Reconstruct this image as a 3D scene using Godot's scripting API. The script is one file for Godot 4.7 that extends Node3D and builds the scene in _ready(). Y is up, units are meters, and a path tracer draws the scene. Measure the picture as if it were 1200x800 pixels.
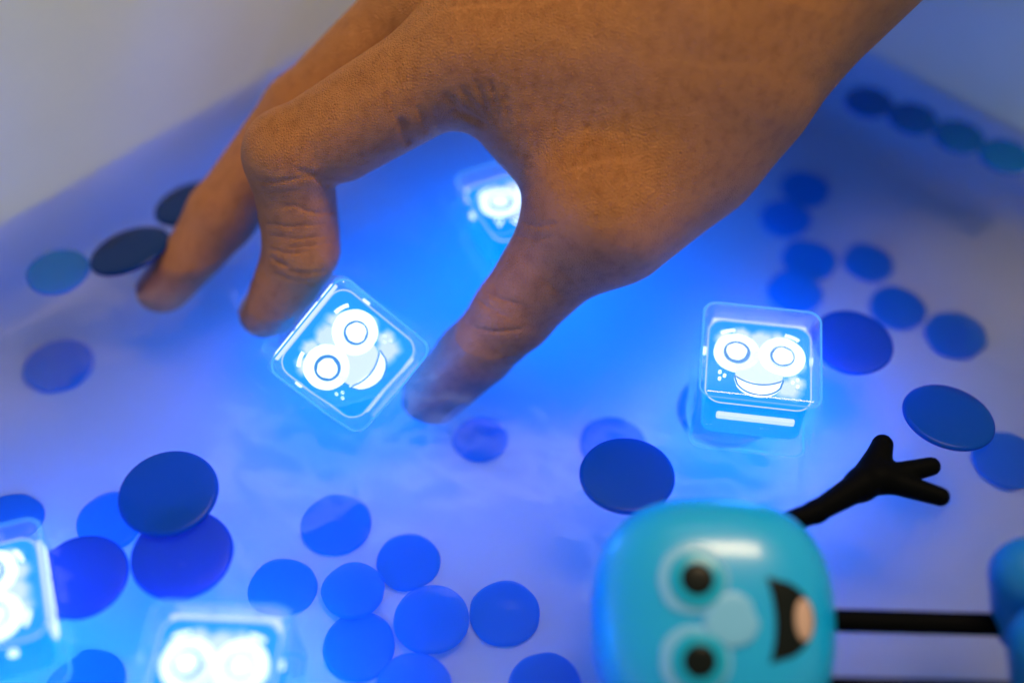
extends Node3D
# A hand reaching into a white tub of water with glowing cubes, plastic discs and a bath toy. Metres, y up, water surface at y = 0.

const DEPTH := 0.034
var names := {}
var M := {}

# ---------------------------------------------------------------- data
# hand: [group (0 palm and forearm, 1 index, 2 middle, 3 ring, 4 little, 5 thumb), joint, radius, joint, radius]
var HAND := [
	[0, Vector3(0.12098, 0.11210, -0.10560), 0.03500, Vector3(0.04219, 0.04825, -0.04505), 0.02600],
	[0, Vector3(0.10390, 0.11561, -0.14712), 0.03200, Vector3(0.02788, 0.04471, -0.07040), 0.02200],
	[0, Vector3(0.04219, 0.04825, -0.04505), 0.02300, Vector3(-0.00778, 0.04784, -0.03835), 0.01300],
	[0, Vector3(0.02788, 0.04471, -0.07040), 0.02000, Vector3(-0.01594, 0.04613, -0.06119), 0.01250],
	[0, Vector3(0.02788, 0.04471, -0.07040), 0.01900, Vector3(-0.00796, 0.04274, -0.08361), 0.01200],
	[0, Vector3(0.03173, 0.03821, -0.07665), 0.01800, Vector3(0.00206, 0.04047, -0.09801), 0.01150],
	[0, Vector3(0.04219, 0.04825, -0.04505), 0.02400, Vector3(0.04039, 0.04075, -0.03612), 0.01820],
	[0, Vector3(0.04039, 0.04075, -0.03612), 0.01820, Vector3(0.01800, 0.02739, -0.01319), 0.01260],
	[0, Vector3(0.02406, 0.04374, -0.03657), 0.01600, Vector3(0.00537, 0.03817, -0.03148), 0.01100],
	[0, Vector3(-0.00036, 0.03808, -0.03605), 0.00850, Vector3(0.01297, 0.02795, -0.02242), 0.00950],
	[0, Vector3(0.03708, 0.02924, -0.02552), 0.01400, Vector3(0.02244, 0.02205, -0.01384), 0.01220],
	[0, Vector3(0.02291, 0.02747, -0.04673), 0.01500, Vector3(0.00764, 0.03728, -0.05843), 0.01500],
	[1, Vector3(-0.00778, 0.04784, -0.03835), 0.01220, Vector3(-0.04686, 0.03140, -0.02498), 0.00900],
	[1, Vector3(-0.04686, 0.03140, -0.02498), 0.00960, Vector3(-0.04686, 0.03140, -0.02498), 0.00950],
	[1, Vector3(-0.04686, 0.03140, -0.02498), 0.00890, Vector3(-0.04591, 0.01176, -0.01634), 0.00790],
	[1, Vector3(-0.04591, 0.01176, -0.01634), 0.00790, Vector3(-0.05431, -0.00459, -0.01087), 0.00660],
	[1, Vector3(-0.04527, 0.02615, -0.02572), 0.00650, Vector3(-0.04546, 0.01569, -0.02026), 0.00720],
	[1, Vector3(-0.02321, 0.03964, -0.03246), 0.00960, Vector3(-0.03597, 0.03291, -0.02756), 0.00860],
	[2, Vector3(-0.01594, 0.04613, -0.06119), 0.01150, Vector3(-0.04754, 0.02372, -0.04771), 0.00860],
	[2, Vector3(-0.04754, 0.02372, -0.04771), 0.00900, Vector3(-0.06681, 0.00600, -0.03282), 0.00770],
	[2, Vector3(-0.06681, 0.00600, -0.03282), 0.00770, Vector3(-0.08024, -0.00932, -0.02078), 0.00650],
	[3, Vector3(-0.00796, 0.04274, -0.08361), 0.01100, Vector3(-0.03133, 0.01222, -0.07679), 0.00850],
	[3, Vector3(-0.03133, 0.01222, -0.07679), 0.00850, Vector3(-0.05053, -0.00130, -0.06846), 0.00740],
	[3, Vector3(-0.05053, -0.00130, -0.06846), 0.00740, Vector3(-0.05698, -0.00890, -0.05940), 0.00620],
	[4, Vector3(0.00206, 0.04047, -0.09801), 0.01000, Vector3(-0.01638, 0.00942, -0.08902), 0.00730],
	[4, Vector3(-0.01638, 0.00942, -0.08902), 0.00730, Vector3(-0.02645, 0.00261, -0.08556), 0.00640],
	[4, Vector3(-0.02645, 0.00261, -0.08556), 0.00640, Vector3(-0.03262, -0.00065, -0.08168), 0.00550],
	[5, Vector3(0.01800, 0.02739, -0.01319), 0.01260, Vector3(0.00037, 0.00404, -0.00482), 0.00860],
	[5, Vector3(0.00037, 0.00404, -0.00482), 0.00860, Vector3(-0.01784, -0.02056, 0.00350), 0.00750],
	[5, Vector3(-0.00760, -0.00880, -0.00118), 0.00770, Vector3(-0.01520, -0.02014, 0.00066), 0.00730]
]
# skin folds: [depth, width, points on the skin]
var CREASES := [
	[0.00072, 0.00056, [Vector3(-0.04316, 0.03467, -0.01612), Vector3(-0.04189, 0.03386, -0.01636), Vector3(-0.04065, 0.03290, -0.01677), Vector3(-0.03953, 0.03093, -0.01736), Vector3(-0.03852, 0.02835, -0.01858)]],
	[0.00032, 0.00048, [Vector3(-0.05344, 0.03104, -0.01724), Vector3(-0.05107, 0.03215, -0.01578), Vector3(-0.04891, 0.03254, -0.01511), Vector3(-0.04664, 0.03311, -0.01501), Vector3(-0.04448, 0.03327, -0.01534), Vector3(-0.04304, 0.03324, -0.01576), Vector3(-0.04163, 0.03308, -0.01631)]],
	[0.00028, 0.00040, [Vector3(-0.04335, 0.02573, -0.01390), Vector3(-0.04190, 0.02491, -0.01436), Vector3(-0.04049, 0.02380, -0.01511), Vector3(-0.03935, 0.02302, -0.01630), Vector3(-0.03830, 0.02169, -0.01806)]],
	[0.00024, 0.00040, [Vector3(-0.04781, 0.02681, -0.01379), Vector3(-0.04644, 0.02707, -0.01378), Vector3(-0.04512, 0.02716, -0.01394), Vector3(-0.04406, 0.02644, -0.01392), Vector3(-0.04302, 0.02562, -0.01400)]],
	[0.00024, 0.00040, [Vector3(-0.04375, 0.03857, -0.01821), Vector3(-0.04371, 0.03762, -0.01746), Vector3(-0.04368, 0.03660, -0.01681), Vector3(-0.04384, 0.03559, -0.01626), Vector3(-0.04402, 0.03449, -0.01580)]],
	[0.00020, 0.00040, [Vector3(-0.04065, 0.03943, -0.01930), Vector3(-0.04037, 0.03831, -0.01863), Vector3(-0.04011, 0.03708, -0.01808), Vector3(-0.04012, 0.03594, -0.01767), Vector3(-0.04014, 0.03474, -0.01733)]],
	[0.00018, 0.00040, [Vector3(-0.04632, 0.03822, -0.01757), Vector3(-0.04644, 0.03742, -0.01692), Vector3(-0.04658, 0.03656, -0.01634), Vector3(-0.04691, 0.03562, -0.01585), Vector3(-0.04727, 0.03458, -0.01545)]],
	[0.00020, 0.00040, [Vector3(-0.05321, 0.02889, -0.01697), Vector3(-0.05113, 0.02976, -0.01553), Vector3(-0.04925, 0.02996, -0.01481), Vector3(-0.04651, 0.03046, -0.01454), Vector3(-0.04394, 0.03032, -0.01494)]],
	[0.00020, 0.00040, [Vector3(-0.05174, 0.02192, -0.01397), Vector3(-0.04894, 0.02279, -0.01259), Vector3(-0.04639, 0.02275, -0.01212), Vector3(-0.04292, 0.02256, -0.01282), Vector3(-0.03972, 0.02100, -0.01490)]],
	[0.00018, 0.00040, [Vector3(-0.05079, 0.01983, -0.01251), Vector3(-0.04816, 0.02038, -0.01146), Vector3(-0.04573, 0.02019, -0.01114), Vector3(-0.04203, 0.01970, -0.01214), Vector3(-0.03867, 0.01739, -0.01493)]],
	[0.00040, 0.00048, [Vector3(-0.05125, 0.01506, -0.01061), Vector3(-0.05045, 0.01496, -0.00995), Vector3(-0.04969, 0.01475, -0.00940), Vector3(-0.04874, 0.01470, -0.00895), Vector3(-0.04782, 0.01454, -0.00861)]],
	[0.00032, 0.00044, [Vector3(-0.04719, 0.01344, -0.00815), Vector3(-0.04558, 0.01318, -0.00802), Vector3(-0.04402, 0.01263, -0.00816), Vector3(-0.04196, 0.01225, -0.00889), Vector3(-0.04003, 0.01113, -0.01031)]],
	[0.00024, 0.00040, [Vector3(-0.05075, 0.01205, -0.00895), Vector3(-0.04905, 0.01183, -0.00816), Vector3(-0.04744, 0.01120, -0.00775), Vector3(-0.04498, 0.01057, -0.00784), Vector3(-0.04270, 0.00898, -0.00881)]],
	[0.00020, 0.00040, [Vector3(-0.05151, 0.01661, -0.01163), Vector3(-0.04957, 0.01715, -0.01048), Vector3(-0.04778, 0.01720, -0.00981), Vector3(-0.04548, 0.01741, -0.00973), Vector3(-0.04330, 0.01717, -0.01008)]],
	[0.00016, 0.00036, [Vector3(-0.04676, 0.01847, -0.01032), Vector3(-0.04452, 0.01855, -0.01050), Vector3(-0.04238, 0.01818, -0.01111), Vector3(-0.04033, 0.01745, -0.01233), Vector3(-0.03842, 0.01585, -0.01441)]],
	[0.00088, 0.00072, [Vector3(-0.02242, 0.04267, -0.02206), Vector3(-0.02224, 0.04137, -0.02189), Vector3(-0.02207, 0.03993, -0.02186), Vector3(-0.02175, 0.03839, -0.02206), Vector3(-0.02145, 0.03656, -0.02258)]],
	[0.00040, 0.00048, [Vector3(-0.01889, 0.04517, -0.02330), Vector3(-0.01861, 0.04392, -0.02308), Vector3(-0.01833, 0.04256, -0.02298), Vector3(-0.01817, 0.04085, -0.02302), Vector3(-0.01802, 0.03887, -0.02335)]],
	[0.00032, 0.00048, [Vector3(-0.01583, 0.04471, -0.02360), Vector3(-0.01556, 0.04315, -0.02361), Vector3(-0.01531, 0.04137, -0.02386), Vector3(-0.01517, 0.03914, -0.02449), Vector3(-0.01512, 0.03581, -0.02637)]],
	[0.00096, 0.00080, [Vector3(-0.01122, 0.04385, -0.02383), Vector3(-0.00995, 0.04300, -0.02392), Vector3(-0.00868, 0.04217, -0.02397), Vector3(-0.00731, 0.04134, -0.02391), Vector3(-0.00592, 0.04070, -0.02360)]],
	[0.00040, 0.00056, [Vector3(-0.01314, 0.04788, -0.02398), Vector3(-0.01224, 0.04671, -0.02381), Vector3(-0.01134, 0.04545, -0.02375), Vector3(-0.01017, 0.04433, -0.02378), Vector3(-0.00900, 0.04316, -0.02385)]],
	[0.00032, 0.00048, [Vector3(-0.01019, 0.04947, -0.02414), Vector3(-0.00921, 0.04797, -0.02387), Vector3(-0.00822, 0.04636, -0.02372), Vector3(-0.00706, 0.04446, -0.02363), Vector3(-0.00589, 0.04258, -0.02349)]],
	[0.00028, 0.00048, [Vector3(-0.00745, 0.05090, -0.02447), Vector3(-0.00663, 0.04910, -0.02407), Vector3(-0.00581, 0.04719, -0.02376), Vector3(-0.00507, 0.04487, -0.02340), Vector3(-0.00432, 0.04257, -0.02297)]],
	[0.00028, 0.00048, [Vector3(-0.00440, 0.05089, -0.02449), Vector3(-0.00391, 0.04881, -0.02389), Vector3(-0.00342, 0.04666, -0.02335), Vector3(-0.00310, 0.04428, -0.02278), Vector3(-0.00277, 0.04192, -0.02216)]],
	[0.00024, 0.00048, [Vector3(-0.00136, 0.04946, -0.02388), Vector3(-0.00119, 0.04737, -0.02314), Vector3(-0.00103, 0.04527, -0.02239), Vector3(-0.00103, 0.04286, -0.02157), Vector3(-0.00104, 0.04035, -0.02085)]],
	[0.00024, 0.00048, [Vector3(-0.02477, 0.04792, -0.02446), Vector3(-0.02437, 0.04685, -0.02365), Vector3(-0.02399, 0.04567, -0.02296), Vector3(-0.02386, 0.04456, -0.02245), Vector3(-0.02375, 0.04336, -0.02204)]],
	[0.00024, 0.00048, [Vector3(0.00171, 0.04654, -0.02217), Vector3(0.00171, 0.04456, -0.02126), Vector3(0.00172, 0.04255, -0.02037), Vector3(0.00155, 0.03997, -0.01946), Vector3(0.00139, 0.03716, -0.01876)]],
	[0.00020, 0.00048, [Vector3(0.00444, 0.04452, -0.02066), Vector3(0.00429, 0.04219, -0.01948), Vector3(0.00414, 0.03977, -0.01839), Vector3(0.00364, 0.03717, -0.01746), Vector3(0.00314, 0.03445, -0.01661)]],
	[0.00024, 0.00048, [Vector3(0.00263, 0.02682, -0.00902), Vector3(0.00407, 0.02841, -0.00692), Vector3(0.00551, 0.02949, -0.00535), Vector3(0.00701, 0.03091, -0.00441), Vector3(0.00850, 0.03214, -0.00365)]],
	[0.00020, 0.00040, [Vector3(0.00106, 0.02307, -0.00930), Vector3(0.00271, 0.02514, -0.00664), Vector3(0.00434, 0.02637, -0.00481), Vector3(0.00603, 0.02790, -0.00366), Vector3(0.00770, 0.02923, -0.00271)]],
	[0.00024, 0.00040, [Vector3(-0.00728, 0.00898, -0.00386), Vector3(-0.00587, 0.01000, -0.00174), Vector3(-0.00449, 0.01037, -0.00021), Vector3(-0.00259, 0.01058, 0.00117), Vector3(-0.00071, 0.01036, 0.00217)]],
	[0.00028, 0.00040, [Vector3(-0.00819, 0.00507, 0.00045), Vector3(-0.00588, 0.00620, 0.00202), Vector3(-0.00360, 0.00676, 0.00309), Vector3(-0.00090, 0.00765, 0.00349), Vector3(0.00179, 0.00807, 0.00349)]],
	[0.00020, 0.00040, [Vector3(-0.00450, 0.01207, -0.00279), Vector3(-0.00295, 0.01275, -0.00133), Vector3(-0.00143, 0.01310, -0.00018), Vector3(0.00036, 0.01338, 0.00079), Vector3(0.00213, 0.01340, 0.00152)]],
	[0.00020, 0.00040, [Vector3(0.00698, 0.01963, 0.00052), Vector3(0.00787, 0.01883, 0.00096), Vector3(0.00876, 0.01788, 0.00128), Vector3(0.00984, 0.01676, 0.00145), Vector3(0.01094, 0.01538, 0.00139)]],
	[0.00018, 0.00040, [Vector3(0.00950, 0.02330, 0.00038), Vector3(0.01064, 0.02244, 0.00088), Vector3(0.01179, 0.02140, 0.00121), Vector3(0.01288, 0.02001, 0.00134), Vector3(0.01400, 0.01831, 0.00120)]],
	[0.00024, 0.00056, [Vector3(0.01683, 0.04927, -0.02017), Vector3(0.01606, 0.04687, -0.01916), Vector3(0.01528, 0.04455, -0.01803), Vector3(0.01509, 0.04261, -0.01516), Vector3(0.01483, 0.04143, -0.01144)]],
	[0.00020, 0.00056, [Vector3(0.01094, 0.05134, -0.02286), Vector3(0.01015, 0.04893, -0.02189), Vector3(0.00935, 0.04651, -0.02090), Vector3(0.00897, 0.04381, -0.01954), Vector3(0.00857, 0.04127, -0.01797)]],
	[0.00018, 0.00056, [Vector3(0.02264, 0.04771, -0.01688), Vector3(0.02211, 0.04564, -0.01548), Vector3(0.02153, 0.04394, -0.01364), Vector3(0.02147, 0.04250, -0.01087), Vector3(0.02142, 0.04103, -0.00817)]]
]
# discs: [place, diameter, tilt about x, tilt about z, kind, label]
var DISCS := [
	[Vector3(0.02289, 0.00040, 0.03509), 0.0190, -4.0, 0.0, "d", "sharp dark blue disc floating just behind the toy's head"],
	[Vector3(0.08990, 0.00060, 0.02090), 0.0190, -9.0, -5.0, "d", "tilted dark blue disc with a shiny rim near the toy's black hand"],
	[Vector3(-0.06760, 0.00040, 0.03931), 0.0196, 2.0, 0.0, "d", "upper of two overlapping dark blue discs at the lower left"],
	[Vector3(-0.06335, -0.00300, 0.05169), 0.0196, 3.0, 0.0, "d", "lower of two overlapping dark blue discs at the lower left"],
	[Vector3(-0.08187, -0.00400, 0.05612), 0.0180, 2.0, 0.0, "d", "dark blue disc beside the leftmost glowing cube"],
	[Vector3(-0.08766, 0.00100, -0.02624), 0.0190, -13.0, 13.0, "n", "whole navy-shaded disc floating left of the middle finger"],
	[Vector3(-0.07571, 0.00100, -0.04197), 0.0190, -13.0, 12.0, "n", "navy-shaded disc partly hidden behind the middle finger"],
	[Vector3(0.07533, -0.00800, -0.00407), 0.0185, 0.0, 0.0, "d", "dark blue disc tucked against the right side of the smiling cube"],
	[Vector3(0.04903, -0.03300, 0.00194), 0.0200, 0.0, 0.0, "d", "dark blue disc on the bottom below the smiling cube"],
	[Vector3(-0.10357, -0.00120, -0.02134), 0.0144, 0.0, 0.0, "t", "teal disc touching the whole navy-shaded disc near the tub wall"],
	[Vector3(0.09211, -0.00120, -0.08098), 0.0126, 0.0, 0.0, "t", "first disc, nearest the arm, in the row of four teal discs"],
	[Vector3(0.10206, -0.00120, -0.07458), 0.0126, 0.0, 0.0, "t", "second disc from the arm in the row of four teal discs"],
	[Vector3(0.11226, -0.00120, -0.06770), 0.0128, 0.0, 0.0, "t", "third disc from the arm in the row of four teal discs"],
	[Vector3(0.12224, -0.00120, -0.06037), 0.0130, 0.0, 0.0, "t", "last disc, at the right edge, in the row of four teal discs"],
	[Vector3(-0.10653, -0.03310, -0.01044), 0.0160, 0.0, 0.0, "b", "lone teal blue disc on the bottom at the left edge"],
	[Vector3(0.07739, -0.03310, -0.06933), 0.0130, 0.0, 0.0, "b", "blue disc on the bottom nearest the forearm's lower edge"],
	[Vector3(0.07044, -0.03130, -0.05737), 0.0130, 0.0, 0.0, "b", "blue disc half merged with the one nearest the forearm"],
	[Vector3(0.07483, -0.03310, -0.04393), 0.0135, 0.0, 0.0, "b", "blue disc directly above the smiling cube's right corner"],
	[Vector3(0.08942, -0.03310, -0.04294), 0.0135, 0.0, 0.0, "b", "pale blue disc highest of the three stepping down to the right"],
	[Vector3(0.09414, -0.03310, -0.02837), 0.0135, 0.0, 0.0, "b", "middle pale blue disc of the three stepping down to the right"],
	[Vector3(0.10614, -0.03310, -0.01970), 0.0145, 0.0, 0.0, "b", "lowest pale blue disc of the three stepping down to the right"],
	[Vector3(0.11000, -0.03310, 0.01631), 0.0150, 0.0, 0.0, "b", "pale blue disc under the tilted dark disc at the right edge"],
	[Vector3(-0.00711, -0.03310, 0.01001), 0.0125, 0.0, 0.0, "b", "faint blue disc on the bottom below the thumb tip"],
	[Vector3(0.02261, -0.03310, 0.01119), 0.0150, 0.0, 0.0, "b", "faint blue disc peeking out behind the sharp dark disc"],
	[Vector3(-0.03784, -0.03310, 0.03212), 0.0150, 0.0, 0.0, "b", "blue disc topmost of the cluster at the bottom"],
	[Vector3(-0.02184, -0.03310, 0.04112), 0.0135, 0.0, 0.0, "b", "blue disc just right of the topmost one in the bottom cluster"],
	[Vector3(-0.03279, -0.03130, 0.04839), 0.0130, 0.0, 0.0, "b", "blue disc in the middle of the bottom cluster"],
	[Vector3(-0.04744, -0.03310, 0.04736), 0.0145, 0.0, 0.0, "b", "leftmost blue disc of the bottom cluster"],
	[Vector3(-0.01640, -0.03130, 0.05487), 0.0150, 0.0, 0.0, "b", "blue disc touching the rightmost one of the bottom cluster"],
	[Vector3(-0.00157, -0.03310, 0.05267), 0.0148, 0.0, 0.0, "b", "rightmost blue disc of the bottom cluster"],
	[Vector3(-0.03080, -0.03310, 0.06002), 0.0150, 0.0, 0.0, "b", "faint blue disc low in the middle of the bottom cluster"],
	[Vector3(-0.08623, -0.03310, 0.03177), 0.0150, 0.0, 0.0, "b", "pale blue disc behind the overlapping dark discs"],
	[Vector3(-0.10786, -0.03310, 0.03258), 0.0160, 0.0, 0.0, "d", "dark disc cut by the left edge above the leftmost cube"],
	[Vector3(0.00670, -0.03310, 0.06882), 0.0150, 0.0, 0.0, "b", "blue disc cut by the bottom edge beside the toy's head"],
	[Vector3(-0.01921, -0.02950, 0.07002), 0.0150, 0.0, 0.0, "b", "blue disc cut by the bottom edge below the cluster"],
	[Vector3(0.06941, -0.03130, -0.03248), 0.0140, 0.0, 0.0, "b", "faint blue disc behind the smiling cube"],
	[Vector3(-0.08351, -0.03310, 0.06908), 0.0160, 0.0, 0.0, "d", "dark disc cut by the bottom edge left of the bottom cube"]
]
var CUBES := [
	[Transform3D(Vector3(0.61983, 0.43375, -0.65397), Vector3(-0.75000, 0.57265, -0.33103), Vector3(0.23091, 0.69565, 0.68025), Vector3(-0.03629, -0.00141, 0.00196)), "glowing clear cube with a smiling face held between thumb and finger"],
	[Transform3D(Vector3(0.99027, 0.00000, 0.13917), Vector3(0.13898, 0.05234, -0.98891), Vector3(-0.00728, 0.99863, 0.05183), Vector3(0.05163, -0.00388, 0.00971)), "glowing clear cube with a smiling face floating right of the hand"],
	[Transform3D(Vector3(0.34202, 0.00000, 0.93969), Vector3(0.93740, -0.06976, -0.34119), Vector3(0.06555, 0.99756, -0.02386), Vector3(-0.09691, -0.00387, 0.06502)), "glowing cube cut off by the left edge of the picture"],
	[Transform3D(Vector3(0.99863, 0.00000, 0.05234), Vector3(0.05230, 0.03490, -0.99802), Vector3(-0.00183, 0.99939, 0.03485), Vector3(-0.05205, -0.00389, 0.07968)), "glowing cube cut off by the bottom edge of the picture"],
	[Transform3D(Vector3(0.91355, 0.00000, -0.40674), Vector3(-0.40519, -0.08716, -0.91007), Vector3(-0.03545, 0.99619, -0.07962), Vector3(0.00281, -0.00385, -0.03735)), "glowing cube behind the hand, seen between thumb and index finger"],
]


func _ready() -> void:
	camera_and_light()
	materials()
	build_tub()
	build_water()
	build_cubes()
	build_discs()
	build_toy()
	build_hand()


func camera_and_light() -> void:
	var cam := Camera3D.new()
	cam.name = "camera"
	add_child(cam)
	cam.near = 0.01
	cam.far = 10.0
	cam.fov = 30.0
	cam.position = Vector3(0, 0.21143, 0.17741)
	cam.rotation_degrees = Vector3(-50, 0, 0)
	var lens := CameraAttributesPhysical.new()
	lens.frustum_focal_length = 44.785   # 30 degrees on a 24 mm high sensor
	lens.frustum_near = 0.01
	lens.frustum_far = 10.0
	lens.frustum_focus_distance = 0.2595
	lens.exposure_aperture = 3.2
	cam.attributes = lens
	cam.current = true
	var env := Environment.new()
	env.background_mode = Environment.BG_COLOR
	env.background_color = Color(0.54, 0.645, 0.52)
	env.background_energy_multiplier = 0.96
	env.tonemap_mode = Environment.TONE_MAPPER_LINEAR
	env.tonemap_exposure = 1.0
	env.sdfgi_enabled = true
	env.ssao_enabled = true
	env.ssil_enabled = true
	env.volumetric_fog_enabled = true
	env.volumetric_fog_density = 0.0
	var we := WorldEnvironment.new()
	we.name = "environment"
	we.environment = env
	add_child(we)
	# an unseen dim strip light, added to lay reflections on the water
	var added_strip := AreaLight3D.new()
	added_strip.name = "added_strip_light"
	added_strip.area_size = Vector2(0.8, 0.08)
	added_strip.light_color = Color(0.92, 0.94, 1.0)
	added_strip.light_energy = 0.045
	added_strip.area_range = 6.0
	added_strip.shadow_enabled = true
	add_child(added_strip)
	added_strip.position = Vector3(0.0, 1.25, -0.83)
	added_strip.look_at(Vector3.ZERO, Vector3(0, 1, 0))
	# the room's warm ceiling lamp, far above the tub
	var lamp := AreaLight3D.new()
	lamp.name = "ceiling_light"
	lamp.area_size = Vector2(0.6, 0.3)
	lamp.light_color = Color(1.0, 0.86, 0.68)
	lamp.light_energy = 1.3
	lamp.area_range = 6.0
	lamp.shadow_enabled = true
	add_child(lamp)
	lamp.position = Vector3(0.28, 1.28, -0.14)
	lamp.look_at(Vector3(0, 0, 0), Vector3(0, 0, -1))


# ---------------------------------------------------------------- helpers
func numbered(called: String) -> String:
	names[called] = names.get(called, -1) + 1
	return called if names[called] == 0 else "%s_%03d" % [called, names[called]]


func part(called: String, mesh: Mesh, m: Material, parent: Node = self) -> MeshInstance3D:
	var o := MeshInstance3D.new()
	o.name = called
	o.mesh = mesh
	o.material_override = m
	parent.add_child(o, true)
	return o


func tag(o: Node, label: String, category: String, group := "", kind := "") -> void:
	o.set_meta("label", label)
	if category: o.set_meta("category", category)
	if group: o.set_meta("group", group)
	if kind: o.set_meta("kind", kind)


func mat(c: Color, rough := 0.5, extra := {}) -> StandardMaterial3D:
	var m := StandardMaterial3D.new()
	m.albedo_color = c.linear_to_srgb() if c.a >= 1.0 else Color(c.linear_to_srgb(), c.a)
	m.roughness = rough
	for k in extra: m.set(k, extra[k])
	return m


func glow(c: Color, times: float, base: Color) -> StandardMaterial3D:
	var m := mat(base, 0.4)
	m.emission_enabled = true
	m.emission = c.linear_to_srgb()
	m.emission_energy_multiplier = times
	return m


func disc_mat(through: Color, c: Color, rough: float, extra: Dictionary) -> StandardMaterial3D:
	var m := mat(c, rough, extra)
	m.backlight = through.linear_to_srgb()
	return m


func noise_tex(freq: float, size: int, kind: int, octaves: int, sd: int, ramp: Gradient = null) -> NoiseTexture2D:
	var n := FastNoiseLite.new()
	n.noise_type = kind
	n.frequency = freq
	n.fractal_octaves = octaves
	n.seed = sd
	if kind == FastNoiseLite.TYPE_CELLULAR:
		n.cellular_return_type = FastNoiseLite.RETURN_DISTANCE2_SUB
		n.cellular_jitter = 0.9
	var t := NoiseTexture2D.new()
	t.width = size
	t.height = size
	t.seamless = true
	t.noise = n
	if ramp: t.color_ramp = ramp
	return t


func ramp2(a: Color, b: Color, c: Color) -> Gradient:
	var g := Gradient.new()
	g.offsets = PackedFloat32Array([0.0, 0.5, 1.0])
	g.colors = PackedColorArray([a.linear_to_srgb(), b.linear_to_srgb(), c.linear_to_srgb()])
	return g


func materials() -> void:
	# tub: off-white plastic
	M.tub = mat(Color(0.72, 0.73, 0.69), 0.38)
	M.tub.albedo_texture = noise_tex(0.006, 512, FastNoiseLite.TYPE_SIMPLEX, 4, 3, ramp2(Color(0.93, 0.92, 0.90), Color(0.98, 0.98, 0.97), Color(1, 1, 1)))
	M.tub.uv1_triplanar = true
	M.tub.uv1_scale = Vector3(7, 7, 7)
	M.water = mat(Color(1, 1, 1, 0.0), 0.0, {"transparency": BaseMaterial3D.TRANSPARENCY_ALPHA, "refraction_enabled": true, "refraction_scale": 0.033})
	# cubes
	M.shell = mat(Color(0.8, 0.9, 1.0, 0.03), 0.03, {"transparency": BaseMaterial3D.TRANSPARENCY_ALPHA})
	M.core = glow(Color(0.0, 0.33, 1.0), 0.95, Color(0.0, 0.06, 0.2))
	M.core.metallic_specular = 0.15
	M.glow_blob = glow(Color(0.20, 0.52, 1.0), 0.95, Color(0.0, 0.1, 0.1))
	M.glow_blob2 = glow(Color(0.62, 0.78, 1.0), 1.1, Color(0.1, 0.1, 0.1))
	M.bright = glow(Color(0.66, 0.84, 1.0), 1.9, Color(0.1, 0.1, 0.1))
	M.line = glow(Color(0.55, 0.80, 1.0), 0.8, Color(0.1, 0.1, 0.1))
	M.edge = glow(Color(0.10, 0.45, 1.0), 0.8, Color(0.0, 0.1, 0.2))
	M.ringblue = glow(Color(0.02, 0.28, 0.80), 0.85, Color(0.02, 0.05, 0.1))
	# discs: translucent coloured plastic
	var thin := {"transparency": BaseMaterial3D.TRANSPARENCY_ALPHA, "metallic_specular": 0.3, "backlight_enabled": true}
	M.d = disc_mat(Color(0.0, 0.10, 0.55), Color(0.0, 0.065, 0.36, 0.88), 0.3, thin)
	M.n = disc_mat(Color(0.0, 0.03, 0.16), Color(0.0, 0.022, 0.13, 0.93), 0.3, thin)  # the dark blue plastic again, darkened for discs that get less light
	M.b = disc_mat(Color(0.0, 0.16, 0.8), Color(0.0, 0.27, 0.72, 0.62), 0.3, thin)
	M.t = disc_mat(Color(0.0, 0.2, 0.85), Color(0.0, 0.28, 0.62, 0.88), 0.3, thin)
	# toy
	M.body = mat(Color(0.0, 0.40, 0.95), 0.35, {"subsurf_scatter_enabled": true, "subsurf_scatter_strength": 0.4, "clearcoat_enabled": true, "clearcoat": 0.6, "clearcoat_roughness": 0.15})
	M.boot = mat(Color(0.0, 0.16, 0.62), 0.4)
	M.pale = mat(Color(0.20, 0.50, 0.95), 0.3)
	M.iris = mat(Color(0.0, 0.36, 0.70), 0.3)
	M.black = mat(Color(0.006, 0.006, 0.008), 0.35, {"metallic_specular": 0.3})
	M.rubber = mat(Color(0.002, 0.002, 0.003), 0.6, {"metallic_specular": 0.12})
	M.tongue = mat(Color(0.62, 0.36, 0.32), 0.5)
	# skin
	M.skin = mat(Color(0.56, 0.195, 0.07), 0.46, {"subsurf_scatter_enabled": true, "subsurf_scatter_strength": 0.10, "metallic_specular": 0.45})
	M.skin.albedo_texture = noise_tex(0.012, 512, FastNoiseLite.TYPE_SIMPLEX_SMOOTH, 5, 11, ramp2(Color(0.74, 0.66, 0.60), Color(0.95, 0.93, 0.92), Color(1, 1, 1)))
	M.skin.uv1_triplanar = true
	M.skin.uv1_world_triplanar = true
	M.skin.uv1_triplanar_sharpness = 3.0
	M.skin.uv1_scale = Vector3(42, 42, 42)
	M.skin.heightmap_enabled = true
	M.skin.heightmap_scale = 0.075
	M.skin.heightmap_texture = noise_tex(0.045, 1024, FastNoiseLite.TYPE_CELLULAR, 2, 5)
	M.nail = mat(Color(0.60, 0.34, 0.25), 0.22, {"clearcoat_enabled": true, "clearcoat": 0.6})


# ---------------------------------------------------------------- shapes
func grid_mesh(rows: Array, closed := false, uv := false) -> ArrayMesh:
	# rows of points; quads between neighbours
	var st := SurfaceTool.new()
	st.begin(Mesh.PRIMITIVE_TRIANGLES)
	var w: int = rows[0].size()
	for r in rows:
		for p in r: st.add_vertex(p)
	for i in rows.size() - 1:
		for j in (w if closed else w - 1):
			var a := i * w + j
			var b := i * w + (j + 1) % w
			for k in [a, b, b + w, a, b + w, a + w]: st.add_index(k)
	st.generate_normals()
	return st.commit()


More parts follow.
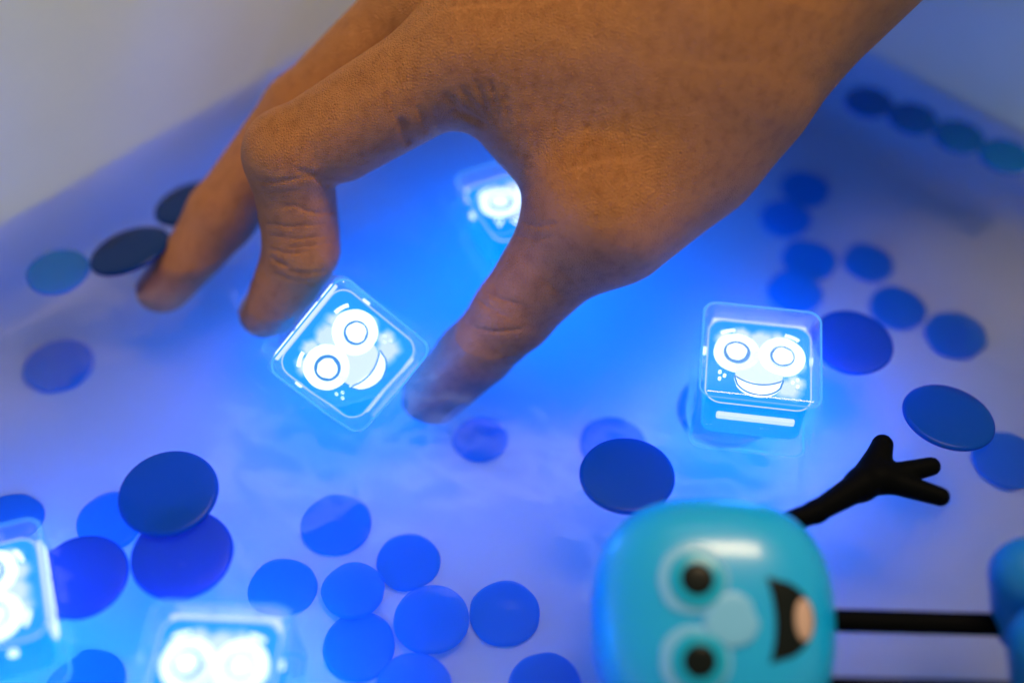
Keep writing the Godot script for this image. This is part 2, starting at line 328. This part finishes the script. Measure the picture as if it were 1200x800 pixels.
func lathe(profile: Array, n: int) -> ArrayMesh:
	# profile: Vector2(radius, y) from the top axis outwards and down; seen from outside clockwise
	var rows := []
	for q in profile:
		var r := []
		for j in n:
			var a := TAU * j / n
			r.append(Vector3(q.x * cos(a), q.y, q.x * sin(a)))
		rows.append(r)
	return grid_mesh(rows, true)


func rounded_box(h: Vector3, r: float, seg := 4) -> ArrayMesh:
	var st := SurfaceTool.new()
	st.begin(Mesh.PRIMITIVE_TRIANGLES)
	var count := 0
	for axis in 3:
		for s in [-1.0, 1.0]:
			var u := (axis + 1) % 3
			var v := (axis + 2) % 3
			var lines := []
			for ax in [u, v]:
				var c := []
				for i in range(seg, -1, -1): c.append(-(h[ax] - r) - r * tan(PI / 4 * i / seg))
				for i in seg + 1: c.append((h[ax] - r) + r * tan(PI / 4 * i / seg))
				lines.append(c)
			var n: int = lines[0].size()
			for i in n:
				for j in n:
					var p := Vector3.ZERO
					p[axis] = s * h[axis]
					p[u] = lines[0][i]
					p[v] = lines[1][j]
					var q := p.clamp(-(h - Vector3.ONE * r), h - Vector3.ONE * r)
					var nn := (p - q).normalized()
					st.set_normal(nn)
					st.add_vertex(q + nn * r)
			for i in n - 1:
				for j in n - 1:
					var a := count + i * n + j
					var quad := [a, a + n, a + n + 1, a, a + n + 1, a + 1]
					if s > 0: quad = [a, a + n + 1, a + n, a, a + 1, a + n + 1]
					for k in quad: st.add_index(k)
			count += n * n
	return st.commit()


func slab(outline: PackedVector2Array, z0: float, z1: float, bev := 0.0002) -> ArrayMesh:
	# flat shape in the xy plane from z0 up to z1 with a small bevel; outline runs anticlockwise seen from +z
	var st := SurfaceTool.new()
	st.begin(Mesh.PRIMITIVE_TRIANGLES)
	var inner := Geometry2D.offset_polygon(outline, -bev)
	var top: PackedVector2Array = inner[0] if inner.size() == 1 and inner[0].size() == outline.size() else outline
	var tri := Geometry2D.triangulate_polygon(top)
	st.set_smooth_group(-1)
	for k in range(0, tri.size(), 3):
		var a := top[tri[k]]
		var b := top[tri[k + 1]]
		var c := top[tri[k + 2]]
		if (b - a).cross(c - a) > 0.0:
			var t := b
			b = c
			c = t
		for q in [a, b, c]: st.add_vertex(Vector3(q.x, q.y, z1))
	var n := outline.size()
	for i in n:
		var j := (i + 1) % n
		var a := Vector3(outline[i].x, outline[i].y, z0)
		var b := Vector3(outline[j].x, outline[j].y, z0)
		var c := Vector3(outline[j].x, outline[j].y, z1)
		var d := Vector3(outline[i].x, outline[i].y, z1)
		for q in [a, c, b, a, d, c]: st.add_vertex(q)
	st.generate_normals()
	return st.commit()


func circle(c: Vector2, r: float, n := 32, wob := 0.0, sd := 0) -> PackedVector2Array:
	var out := PackedVector2Array()
	for i in n:
		var a := TAU * i / n
		var rr := r * (1.0 + wob * (0.6 * sin(3 * a + sd) + 0.4 * sin(5 * a + 2.3 * sd) + 0.35 * sin(8 * a + 1.1 * sd)))
		out.append(c + Vector2(cos(a), sin(a)) * rr)
	return out


func round_square(h: float, r: float, n := 8) -> PackedVector2Array:
	var out := PackedVector2Array()
	for k in 4:
		var c := Vector2(h - r, h - r).rotated(PI / 2 * k)
		for i in n + 1:
			out.append(c + Vector2(r, 0).rotated(PI / 2 * k + PI / 2 * i / n))
	return out


func band(line: PackedVector2Array, w: float, z: float, closed: bool, thick := 0.0003) -> ArrayMesh:
	# a thin raised line along a path in the xy plane
	var rows := []
	var n := line.size()
	for i in (n + 1 if closed else n):
		var p := line[i % n]
		var d := (line[(i + 1) % n] - line[(i - 1 + n) % n]) if closed else (line[mini(i + 1, n - 1)] - line[maxi(i - 1, 0)])
		var s := Vector2(-d.y, d.x).normalized() * w / 2
		rows.append([Vector3(p.x + s.x, p.y + s.y, z), Vector3(p.x, p.y, z + thick), Vector3(p.x - s.x, p.y - s.y, z)])
	return grid_mesh(rows)


# a smooth surface round tapered capsules: surface nets on a grid, visited only near the surface
func nets(prims: Array, cell: float, k_palm: float, k_chain: float, k_join: float, creases := []) -> ArrayMesh:
	var np := prims.size()
	var ga := PackedInt32Array()
	var A := PackedVector3Array()
	var AB := PackedVector3Array()
	var L := PackedFloat32Array()
	var RA := PackedFloat32Array()
	var DR := PackedFloat32Array()
	var lo := Vector3.ONE * 1e3
	var hi := -Vector3.ONE * 1e3
	for q in prims:
		ga.append(q[0])
		A.append(q[1])
		var ab: Vector3 = q[3] - q[1]
		AB.append(ab)
		L.append(1.0 / maxf(ab.length_squared(), 1e-12))
		RA.append(q[2])
		DR.append(q[4] - q[2])
		lo = lo.min(q[1] - Vector3.ONE * q[2]).min(q[3] - Vector3.ONE * q[4])
		hi = hi.max(q[1] + Vector3.ONE * q[2]).max(q[3] + Vector3.ONE * q[4])
	var SA := PackedVector3Array()
	var SB := PackedVector3Array()
	var SD := PackedFloat32Array()
	var SW := PackedFloat32Array()
	for c in creases:
		var pts: Array = c[2]
		for i in pts.size() - 1:
			SA.append(pts[i])
			SB.append(pts[i + 1])
			# folds fade at their ends
			SD.append(c[0])
			SW.append(c[1])
	lo -= Vector3.ONE * 0.003
	hi += Vector3.ONE * 0.003
	var nb := 8
	var bs := cell * nb
	var half := bs * 0.5 * sqrt(3.0)
	var size := ((hi - lo) / bs).ceil()
	var verts := PackedVector3Array()
	var norms := PackedVector3Array()
	var cells := {}
	var edges := PackedInt64Array()   # packed cell key * 8 + axis * 2 + flipped
	var acc := PackedFloat32Array()
	acc.resize(6)
	var act := PackedInt32Array()
	var seg := PackedInt32Array()
	var f := func(p: Vector3) -> float:
		acc.fill(1.0)
		for i in act:
			var t := clampf((p - A[i]).dot(AB[i]) * L[i], 0.0, 1.0)
			var d := p.distance_to(A[i] + AB[i] * t) - RA[i] - DR[i] * t
			var g := ga[i]
			var o := acc[g]
			if o > 0.9:
				acc[g] = d
			else:
				var k := k_palm if g == 0 else k_chain
				var h := maxf(k - absf(o - d), 0.0)
				acc[g] = minf(o, d) - h * h / k * 0.25
		var res := acc[0]
		for g in range(1, 6):
			if acc[g] < 0.9:
				var h := maxf(k_join - absf(acc[0] - acc[g]), 0.0)
				res = minf(res, minf(acc[0], acc[g]) - h * h / k_join * 0.25)
		for s in seg:
			var ab := SB[s] - SA[s]
			var t := clampf((p - SA[s]).dot(ab) / ab.length_squared(), 0.0, 1.0)
			var q := p.distance_to(SA[s] + ab * t) / SW[s]
			if q < 2.5:
				res += SD[s] * exp(-q * q)
		return res
	var n1 := nb + 1
	var val := PackedFloat32Array()
	val.resize(n1 * n1 * n1)
	var ds := PackedFloat32Array()
	ds.resize(np)
	var offs := [0, 1, n1, n1 + 1, n1 * n1, n1 * n1 + 1, n1 * n1 + n1, n1 * n1 + n1 + 1]
	var ends := [[0, 1], [2, 3], [4, 5], [6, 7], [0, 2], [1, 3], [4, 6], [5, 7], [0, 4], [1, 5], [2, 6], [3, 7]]
	for bz in int(size.z):
		for by in int(size.y):
			for bx in int(size.x):
				var org := lo + Vector3(bx, by, bz) * bs
				var mid := org + Vector3.ONE * bs * 0.5
				var dm := 1.0
				for i in np:
					var t := clampf((mid - A[i]).dot(AB[i]) * L[i], 0.0, 1.0)
					ds[i] = mid.distance_to(A[i] + AB[i] * t) - RA[i] - DR[i] * t
					dm = minf(dm, ds[i])
				if dm > half + 0.004 or dm < -half - 0.012: continue
				act.clear()
				for i in np:
					if ds[i] < dm + 2.0 * half + 0.009: act.append(i)
				seg.clear()
				var dc: float = f.call(mid)
				if absf(dc) > half + 0.002: continue
				for s in SA.size():
					var ab := SB[s] - SA[s]
					var t := clampf((mid - SA[s]).dot(ab) / ab.length_squared(), 0.0, 1.0)
					if mid.distance_to(SA[s] + ab * t) < half + SW[s] * 2.6: seg.append(s)
				var at := 0
				for z in n1:
					for y in n1:
						for x in n1:
							val[at] = f.call(org + Vector3(x, y, z) * cell)
							at += 1
				for z in nb:
					for y in nb:
						for x in nb:
							var b := (z * n1 + y) * n1 + x
							var inside := 0
							for o in offs:
								if val[b + o] < 0.0: inside += 1
							if inside == 0 or inside == 8: continue
							var sum := Vector3.ZERO
							var cnt := 0
							for e in ends:
								var a0 := val[b + offs[e[0]]]
								var a1 := val[b + offs[e[1]]]
								if (a0 < 0.0) != (a1 < 0.0):
									var t := a0 / (a0 - a1)
									var e0: int = e[0]
									var e1: int = e[1]
									var p0 := Vector3(e0 & 1, (e0 >> 1) & 1, e0 >> 2)
									sum += p0 + (Vector3(e1 & 1, (e1 >> 1) & 1, e1 >> 2) - p0) * t
									cnt += 1
							var p := org + (Vector3(x, y, z) + sum / cnt) * cell
							var e2 := cell * 0.5
							var g := Vector3(f.call(p + Vector3(e2, 0, 0)) - f.call(p - Vector3(e2, 0, 0)), f.call(p + Vector3(0, e2, 0)) - f.call(p - Vector3(0, e2, 0)), f.call(p + Vector3(0, 0, e2)) - f.call(p - Vector3(0, 0, e2)))
							var gx := bx * nb + x
							var gy := by * nb + y
							var gz := bz * nb + z
							var key := (gz * 2048 + gy) * 2048 + gx
							cells[key] = verts.size()
							verts.append(p)
							norms.append(g.normalized())
							for ax in 3:
								var v0 := val[b]
								var v1 := val[b + offs[[1, 2, 4][ax]]]
								if (v0 < 0.0) != (v1 < 0.0):
									edges.append(key * 8 + ax * 2 + (1 if v0 < 0.0 else 0))
	var index := PackedInt32Array()
	var step := [1, 2048, 2048 * 2048]
	for e in edges:
		var flip := e & 1
		var ax := (e >> 1) & 3
		var key := e >> 3
		var du: int = step[(ax + 1) % 3]
		var dv: int = step[(ax + 2) % 3]
		var a: int = cells.get(key, -1)
		var b: int = cells.get(key - du, -1)
		var c: int = cells.get(key - du - dv, -1)
		var d: int = cells.get(key - dv, -1)
		if a < 0 or b < 0 or c < 0 or d < 0: continue
		if flip: index.append_array(PackedInt32Array([a, c, b, a, d, c]))
		else: index.append_array(PackedInt32Array([a, b, c, a, c, d]))
	var arr := []
	arr.resize(Mesh.ARRAY_MAX)
	arr[Mesh.ARRAY_VERTEX] = verts
	arr[Mesh.ARRAY_NORMAL] = norms
	arr[Mesh.ARRAY_INDEX] = index
	var mesh := ArrayMesh.new()
	mesh.add_surface_from_arrays(Mesh.PRIMITIVE_TRIANGLES, arr)
	return mesh


# ---------------------------------------------------------------- tub and water
func tub_ring(o: float, y: float) -> Array:
	# rounded rectangle turned by 45 degrees, grown by o
	var c := Vector2(0.0080, 0.1180)      # middle of the tub
	var h := Vector2(0.1995, 0.2175)        # half sizes along the two turned axes, at the waterline
	var ex := Vector2(1, 1) / sqrt(2.0)
	var ey := Vector2(-1, 1) / sqrt(2.0)
	var r := 0.035 + o
	var out := []
	for k in 4:
		var s: Vector2 = [Vector2(1, 1), Vector2(-1, 1), Vector2(-1, -1), Vector2(1, -1)][k]
		for i in 13:
			var q := s * (h - Vector2.ONE * 0.035) + Vector2(r, 0).rotated(PI / 2 * k + PI / 2 * i / 12)
			var p := c + ex * q.x + ey * q.y
			out.append(Vector3(p.x, y, p.y))
	return out


func build_tub() -> void:
	var prof := [[-0.16, -DEPTH], [-0.014, -DEPTH]]
	for i in range(1, 9):
		var a := PI / 2 * i / 8
		prof.append([-0.014 + 0.010 * sin(a), -DEPTH + 0.010 * (1.0 - cos(a))])
	prof += [[0.0, 0.0], [0.010, 0.050], [0.016, 0.078], [0.0185, 0.0815], [0.023, 0.083], [0.036, 0.083], [0.0385, 0.0815], [0.0395, 0.079], [0.0395, 0.071], [0.036, 0.0705], [0.022, 0.0705], [0.003, -DEPTH - 0.003], [-0.16, -DEPTH - 0.004]]
	var rows := []
	# the floor's middle closes on a small patch
	rows.append(tub_mid(-DEPTH))
	for q in prof: rows.append(tub_ring(q[0], q[1]) if q[0] > -0.1 else tub_mid2(q[1]))
	rows.append(tub_mid(-DEPTH - 0.004))
	var tub := part("plastic_tub", grid_mesh(rows, true), M.tub)
	tag(tub, "off-white plastic tub with sloping walls holding the water", "tub")


func tub_mid(y: float) -> Array:
	var out := []
	for p in tub_ring(0.0, y): out.append(Vector3(0.008, y, 0.118))
	return out


func tub_mid2(y: float) -> Array:
	var out := []
	var c := Vector3(0.008, y, 0.118)
	for p in tub_ring(0.0, y): out.append(c + (p - c) * 0.3)
	return out


func build_water() -> void:
	var n := FastNoiseLite.new()
	n.noise_type = FastNoiseLite.TYPE_SIMPLEX_SMOOTH
	n.frequency = 1.0
	n.fractal_octaves = 2
	n.seed = 4
	var step := 0.0012
	var lo := Vector2(-0.17, -0.16)
	var nx := 285
	var nz := 225
	var ht := func(x: float, z: float) -> float:
		return 0.00022 * n.get_noise_2d(x * 36.0, z * 36.0) + 0.00008 * n.get_noise_2d(x * 110.0 + 9.0, z * 110.0)
	var mids := []
	for c in CUBES: mids.append(c[0])
	# the water clings to what breaks its surface
	var near_hand := PackedInt32Array()
	for i in HAND.size():
		if minf(HAND[i][1].y - HAND[i][2], HAND[i][3].y - HAND[i][4]) < 0.004: near_hand.append(i)
	var st := SurfaceTool.new()
	st.begin(Mesh.PRIMITIVE_TRIANGLES)
	var ring := tub_ring(0.0006, 0.0)
	var poly := PackedVector2Array()
	for p in ring: poly.append(Vector2(p.x, p.z))
	var ids := {}
	var count := 0
	var middle := Vector2(0.008, 0.118)
	for j in nz + 1:
		for i in nx + 1:
			var q := lo + Vector2(i, j) * step
			if not Geometry2D.is_point_in_polygon(q, poly): continue
			var p := Vector3(q.x, 0, q.y)
			var d := 0.02
			for b in mids:
				var l: Vector3 = (p - b.origin) * b.basis
				if l.length() < 0.03: d = minf(d, maxf(maxf(absf(l.x), absf(l.y)), absf(l.z)) - 0.0127)
			for k in near_hand:
				var pr: Array = HAND[k]
				var ab: Vector3 = pr[3] - pr[1]
				var t := clampf((p - pr[1]).dot(ab) / maxf(ab.length_squared(), 1e-9), 0.0, 1.0)
				d = minf(d, p.distance_to(pr[1] + ab * t) - lerpf(pr[2], pr[4], t))
			var tl: Vector3 = (p - TOY.origin) * TOY.basis
			var e := pow(pow(absf(tl.x / 0.0218), 2.6) + pow(absf(tl.y / 0.0218), 2.6) + pow(absf(tl.z / 0.0145), 2.6), 1.0 / 2.6)
			d = minf(d, (e - 1.0) * 0.02)
			ids[Vector2i(i, j)] = count
			count += 1
			st.add_vertex(Vector3(q.x, ht.call(q.x, q.y) + 0.0006 * exp(-maxf(d, 0.0) / 0.0016), q.y))
	for j in nz:
		for i in nx:
			var a: int = ids.get(Vector2i(i, j), -1)
			var b: int = ids.get(Vector2i(i + 1, j), -1)
			var c: int = ids.get(Vector2i(i + 1, j + 1), -1)
			var d: int = ids.get(Vector2i(i, j + 1), -1)
			if a >= 0 and b >= 0 and c >= 0: for k in [a, b, c]: st.add_index(k)
			elif a >= 0 and b >= 0 and d >= 0: for k in [a, b, d]: st.add_index(k)
			if a >= 0 and c >= 0 and d >= 0: for k in [a, c, d]: st.add_index(k)
			elif b >= 0 and c >= 0 and d >= 0: for k in [b, c, d]: st.add_index(k)
	# the rest of the surface, beyond the picture, towards the near end of the tub
	var zc := lo.y + nz * step
	var strip := PackedVector2Array([Vector2(-0.5, zc), Vector2(0.5, zc), Vector2(0.5, 0.6), Vector2(-0.5, 0.6)])
	for piece in Geometry2D.intersect_polygons(poly, strip):
		var tri := Geometry2D.triangulate_polygon(piece)
		for k in range(0, tri.size(), 3):
			var a := piece[tri[k]]
			var b := piece[tri[k + 1]]
			var c := piece[tri[k + 2]]
			if (b - a).cross(c - a) < 0.0:
				var t := b
				b = c
				c = t
			for v in [a, b, c]:
				st.add_vertex(Vector3(v.x, 0, v.y))
				st.add_index(count)
				count += 1
	st.generate_normals()
	var w := part("water", st.commit(), M.water)
	tag(w, "clear still water filling the white tub", "", "", "structure")
	# the water is a little cloudy and blue
	var cloudy := FogMaterial.new()
	cloudy.density = 13.0
	cloudy.albedo = Color(0.15, 0.98, 1.0).linear_to_srgb()
	var fog := FogVolume.new()
	fog.name = "cloudy_water"
	fog.shape = RenderingServer.FOG_VOLUME_SHAPE_BOX
	fog.material = cloudy
	fog.size = Vector3(0.396, DEPTH + 0.001, 0.424)
	add_child(fog)
	fog.position = Vector3(0.008, -DEPTH / 2 - 0.001, 0.118)
	fog.rotation_degrees.y = -45
	tag(fog, "faintly cloudy blue tint of the water in the tub", "", "", "structure")


# ---------------------------------------------------------------- cubes
func make_cube() -> Node3D:
	var t := Node3D.new()
	t.name = "light_cube"
	add_child(t)
	part("shell", rounded_box(Vector3(0.0127, 0.0127, 0.0127), 0.0022, 4), M.shell, t)
	part("light_core", rounded_box(Vector3(0.0104, 0.0104, 0.0080), 0.0026, 4), M.core, t)
	var z := 0.0085
	var face := part("face_plate", slab(round_square(0.0107, 0.0032), z - 0.0004, z), M.core, t)
	part("outline", band(round_square(0.0108, 0.0033), 0.0003, z + 0.0001, true), M.line, face)
	# soft LED glow on the face, put in as ever whiter emissive blobs
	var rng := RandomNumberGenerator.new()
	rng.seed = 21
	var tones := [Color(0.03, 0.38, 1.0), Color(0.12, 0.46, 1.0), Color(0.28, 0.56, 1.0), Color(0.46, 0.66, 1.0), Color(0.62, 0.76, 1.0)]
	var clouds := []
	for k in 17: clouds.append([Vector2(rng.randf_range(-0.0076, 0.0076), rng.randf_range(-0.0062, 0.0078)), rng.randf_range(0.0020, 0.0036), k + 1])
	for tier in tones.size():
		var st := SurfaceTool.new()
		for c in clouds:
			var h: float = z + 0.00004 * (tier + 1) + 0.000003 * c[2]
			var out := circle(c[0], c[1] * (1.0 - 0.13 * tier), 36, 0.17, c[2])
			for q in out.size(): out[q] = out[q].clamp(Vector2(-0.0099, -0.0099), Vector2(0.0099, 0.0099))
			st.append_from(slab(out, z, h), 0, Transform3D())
		part("glow_blob", st.commit(), glow(tones[tier], 0.95 + 0.03 * tier, Color(0.0, 0.08, 0.1)), face)
	part("muzzle", slab(circle(Vector2(0, -0.0018), 0.0050, 40, 0.05, 3), z, z + 0.0006), M.glow_blob2, face)
	for s in [-1, 1]:
		var c := Vector2(s * 0.0047, 0.0022)
		var eye := part("eye", slab(circle(c, 0.0048, 40, 0.015, s + 2), z, z + 0.0007 + 0.0001 * s), M.bright, face)
		part("pupil_ring", slab(circle(c + Vector2(0, -0.0002), 0.0028, 32), z + 0.0006, z + 0.0010), M.ringblue, eye)
		part("pupil", slab(circle(c + Vector2(s * 0.0001, -0.0002), 0.0021, 32, 0.05, s + 1), z + 0.0010, z + 0.0012), M.bright, eye)
		var brow := PackedVector2Array()
		for i in 9: brow.append(c + Vector2(0, 0.0058).rotated(-s * (0.1 + 0.55 * i / 8.0)))
		part("eyebrow", band(brow, 0.0008, z + 0.0005, false), M.bright, face)
		for k in [Vector2(0.0070, -0.0040), Vector2(0.0080, -0.0032), Vector2(0.0080, -0.0049)]:
			part("freckle", slab(circle(Vector2(s * k.x, k.y), 0.00032, 12), z, z + 0.0006), M.bright, face)
	var lips := PackedVector2Array()
	for i in 17:
		var u := -1.0 + 2.0 * i / 16.0
		lips.append(Vector2(u * 0.0050, -0.0042 - 0.0042 * sqrt(maxf(0.0, 1.0 - u * u))))
	for i in range(15, 0, -1):
		var u := -1.0 + 2.0 * i / 16.0
		lips.append(Vector2(u * 0.0050, -0.0042 - 0.0016 * (1.0 - u * u)))
	part("mouth", slab(lips, z, z + 0.0009, 0.0001), M.bright, face)
	part("lip_line", band(lips, 0.0004, z + 0.0009, true), M.ringblue, face)
	# light piped to the shell rims, put in as glowing lines
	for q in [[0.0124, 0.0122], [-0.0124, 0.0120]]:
		part("shell_edge_glow", band(round_square(q[1], 0.0026), 0.0004, q[0], true), M.edge, t)
	# moulded ledge along the brow side of the cube, lit from within
	part("ledge", rounded_box(Vector3(0.0100, 0.0005, 0.0021), 0.0004, 2), M.glow_blob2, t).position = Vector3(0, 0.0113, 0.0060)
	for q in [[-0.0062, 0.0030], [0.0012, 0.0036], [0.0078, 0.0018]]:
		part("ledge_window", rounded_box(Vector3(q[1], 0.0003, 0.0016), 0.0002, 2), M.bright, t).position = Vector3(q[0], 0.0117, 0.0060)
	part("ledge", rounded_box(Vector3(0.0080, 0.0006, 0.0008), 0.0004, 2), M.glow_blob2, t).position = Vector3(0, -0.0115, 0.0052)
	for s in [-1, 1]:
		part("contact", slab(circle(Vector2.ZERO, 0.0009, 16), -0.0003, 0.0003), M.bright, t).transform = Transform3D(Basis(Vector3.UP, s * PI / 2), Vector3(s * 0.0112, 0.004, 0.006))
	# blue LED low in the cube; the upper light is added for the hand
	for q in [[-0.004, 0.0074], [0.0075, 0.0016]]:
		var l := OmniLight3D.new()
		l.name = "blue_light"
		l.light_color = Color(0.0, 0.115, 1.0).linear_to_srgb()
		l.light_energy = q[1]
		l.light_size = 0.006
		l.omni_range = 2.0
		l.omni_attenuation = 2.0
		l.shadow_enabled = true
		t.add_child(l, true)
		l.position = Vector3(0, 0, q[0])
	return t


func build_cubes() -> void:
	var first := make_cube()
	for i in CUBES.size():
		var o: Node3D = first
		if i > 0:
			o = first.duplicate()
			o.name = "light_cube_%03d" % i
			add_child(o)
		tag(o, CUBES[i][1], "cube", "glowing blue cubes in the water")
	for i in CUBES.size():
		var o: Node3D = get_node("light_cube" if i == 0 else "light_cube_%03d" % i)
		o.transform = CUBES[i][0]


# ---------------------------------------------------------------- discs
func build_discs() -> void:
	var meshes := {}
	for i in DISCS.size():
		var d: Array = DISCS[i]
		if not meshes.has(d[1]):
			var r: float = d[1] / 2
			var t := 0.0007
			meshes[d[1]] = lathe([Vector2(0.0, t), Vector2(r * 0.6, t), Vector2(r - 0.0009, t), Vector2(r - 0.0005, t * 0.9), Vector2(r - 0.0001, t * 0.45), Vector2(r, 0), Vector2(r - 0.0001, -t * 0.45), Vector2(r - 0.0005, -t * 0.9), Vector2(r - 0.0009, -t), Vector2(r * 0.6, -t), Vector2(0, -t)], 56)
		var o := part(numbered("plastic_disc"), meshes[d[1]], M[d[4]])
		o.position = d[0]
		o.rotation_degrees = Vector3(d[2], 0, d[3])
		tag(o, d[5], "disc", "translucent blue plastic discs in the water")


# ---------------------------------------------------------------- toy
var TOY := Transform3D(Vector3(0, 0.469, -0.883), Vector3(-1, 0, 0), Vector3(0, 0.883, 0.469), Vector3(0.0360, 0.0030, 0.0680))
const TA := Vector3(0.0218, 0.0218, 0.0145)
const TN := 2.6


func toy_z(x: float, y: float) -> float:
	var s := pow(absf(x / TA.x), TN) + pow(absf(y / TA.y), TN)
	return TA.z * pow(maxf(1.0 - s, 0.0), 1.0 / TN)


func toy_patch(outline: PackedVector2Array, high: float) -> ArrayMesh:
	# a raised patch that follows the body's curve
	var c := Vector2.ZERO
	for p in outline: c += p / outline.size()
	var rows := []
	for k in 7:
		var s: float = [0.0, 0.3, 0.55, 0.78, 0.93, 1.0, 1.0][k]
		var r := []
		for p in outline:
			var q := c + (p - c) * s
			r.append(Vector3(q.x, q.y, toy_z(q.x, q.y) + (high * (1.0 - 0.35 * pow(s, 6)) if k < 6 else -0.0006)))
		r.reverse()
		rows.append(r)
	return grid_mesh(rows, true)


func build_toy() -> void:
	var t := Node3D.new()
	t.name = "bath_toy"
	add_child(t)
	t.transform = TOY
	tag(t, "teal bath toy with a laughing face and black limbs floating on its back", "toy")
	var rows := []
	for i in 41:
		var a := -PI / 2 + PI * i / 40
		var r := []
		for j in 64:
			var b := TAU * j / 64
			var d := Vector3(cos(a) * cos(b), sin(a), cos(a) * sin(b))
			var s := pow(pow(absf(d.x / TA.x), TN) + pow(absf(d.y / TA.y), TN) + pow(absf(d.z / TA.z), TN), -1.0 / TN)
			r.append(d * s)
		r.reverse()
		rows.append(r)
	part("body", grid_mesh(rows, true), M.body, t)
	for s in [-1, 1]:
		var c := Vector2(s * 0.0068, 0.0050)
		var e := part("eye", toy_patch(circle(c, 0.0061, 36, 0.03, s), 0.0003), M.pale, t)
		part("iris", toy_patch(circle(c + Vector2(0, -0.0006), 0.0048, 32), 0.0009), M.iris, e)
		part("pupil", toy_patch(circle(c + Vector2(0, -0.0006), 0.0028, 28), 0.0014), M.black, e)
	part("nose", toy_patch(circle(Vector2(0, -0.0012), 0.0046, 36, 0.07, 2), 0.0007), M.pale, t)
	var m := PackedVector2Array()
	for i in 15:
		var u := 1.0 - 2.0 * i / 14.0
		m.append(Vector2(u * 0.0072, -0.0076 - 0.0012 * (1.0 - u * u)))
	for i in range(1, 14):
		var u := -1.0 + 2.0 * i / 14.0
		m.append(Vector2(u * 0.0072, -0.0076 - 0.0072 * sqrt(1.0 - u * u * 0.999) - 0.0012 * (1.0 - u * u)))
	var mouth := part("mouth", toy_patch(m, 0.0004), M.black, t)
	var tg := PackedVector2Array()
	for i in 28:
		var a := TAU * i / 28
		tg.append(Vector2(0.0036 * cos(a), -0.0139 + 0.0017 * sin(a)))
	part("tongue", toy_patch(tg, 0.0009), M.tongue, mouth)
	# limbs, from points on the water turned into the toy's own axes
	var inv := TOY.affine_inverse()
	var w := func(x: float, y: float, z: float) -> Vector3: return inv * Vector3(x, y, z)
	var sh: Vector3 = w.call(0.0470, 0.003, 0.0500)
	var el: Vector3 = w.call(0.0585, 0.003, 0.0452)
	var pa: Vector3 = w.call(0.0685, 0.0022, 0.0385)
	var pb: Vector3 = w.call(0.0725, 0.002, 0.0368)
	var tips := [w.call(0.0745, 0.002, 0.0288), w.call(0.0832, 0.002, 0.0340), w.call(0.0835, 0.002, 0.0411)]
	for s in [1, -1]:
		var fl := Vector3(s, 1, 1)
		var pr := [[0, sh * fl, 0.0022, el * fl, 0.0021], [0, el * fl, 0.0021, pa * fl, 0.0030], [0, pa * fl, 0.0030, pb * fl, 0.0030]]
		for k in tips: pr.append([0, pb * fl, 0.0026, k * fl, 0.0019])
		pr.append([0, pa * fl, 0.0030, tips[0] * fl, 0.0019])
		part("arm", nets(pr, 0.0006, 0.0012, 0.001, 0.001), M.rubber, t)
	for zz in [0.0672, 0.0805]:
		var a: Vector3 = w.call(0.0520, 0.0015, zz)
		var b: Vector3 = w.call(0.0925, 0.0015, zz + 0.0012)
		part("leg", nets([[0, a, 0.0021, b, 0.0021]], 0.0007, 0.001, 0.001, 0.001), M.rubber, t)
		var f0: Vector3 = w.call(0.0935, 0.0015, zz + 0.0008)
		var f1: Vector3 = w.call(0.0915, 0.0120, zz - 0.0030)
		part("boot", nets([[0, f0, 0.0060, f1, 0.0068]], 0.001, 0.001, 0.001, 0.001), M.boot, t)


# ---------------------------------------------------------------- hand
func build_hand() -> void:
	var t := Node3D.new()
	t.name = "hand"
	add_child(t)
	tag(t, "bare right hand and forearm reaching down, pinching a glowing cube", "hand")
	part("skin", nets(HAND, 0.00055, 0.009, 0.0022, 0.006, CREASES), M.skin, t)
	for q in [[15, Vector3(-0.8, 0.25, -0.55)], [20, Vector3(-0.75, 0.35, -0.5)], [28, Vector3(0.8, -0.35, 0.45)]]:
		var pr: Array = HAND[q[0]]
		fingernail(t, pr[1], pr[3], pr[2], pr[4], q[1])


func fingernail(t: Node, a: Vector3, b: Vector3, ra: float, rb: float, dorsal: Vector3) -> void:
	var ax := (b - a).normalized()
	var up := (dorsal - ax * dorsal.dot(ax)).normalized()
	var side := ax.cross(up)
	var rows := []
	for i in 11:
		var u := i / 10.0
		var along := -0.0070 + 0.0105 * u
		var r := []
		var rad := (rb + (ra - rb) * clampf(-along / (b - a).length(), 0.0, 1.0)) * (sqrt(maxf(0.05, 1.0 - pow(maxf(along, 0.0) / (rb * 1.3), 2.0)))) + 0.00012
		var spread := 0.82 * sqrt(1.0 - pow(absf(u - 0.45) / 0.56, 4.0))
		for j in 13:
			var th := -spread + 2.0 * spread * j / 12.0
			r.append(b + ax * along + (up * cos(th) + side * sin(th)) * rad - up * 0.0)
		rows.append(r)
	part("fingernail", grid_mesh(rows), M.nail, t)
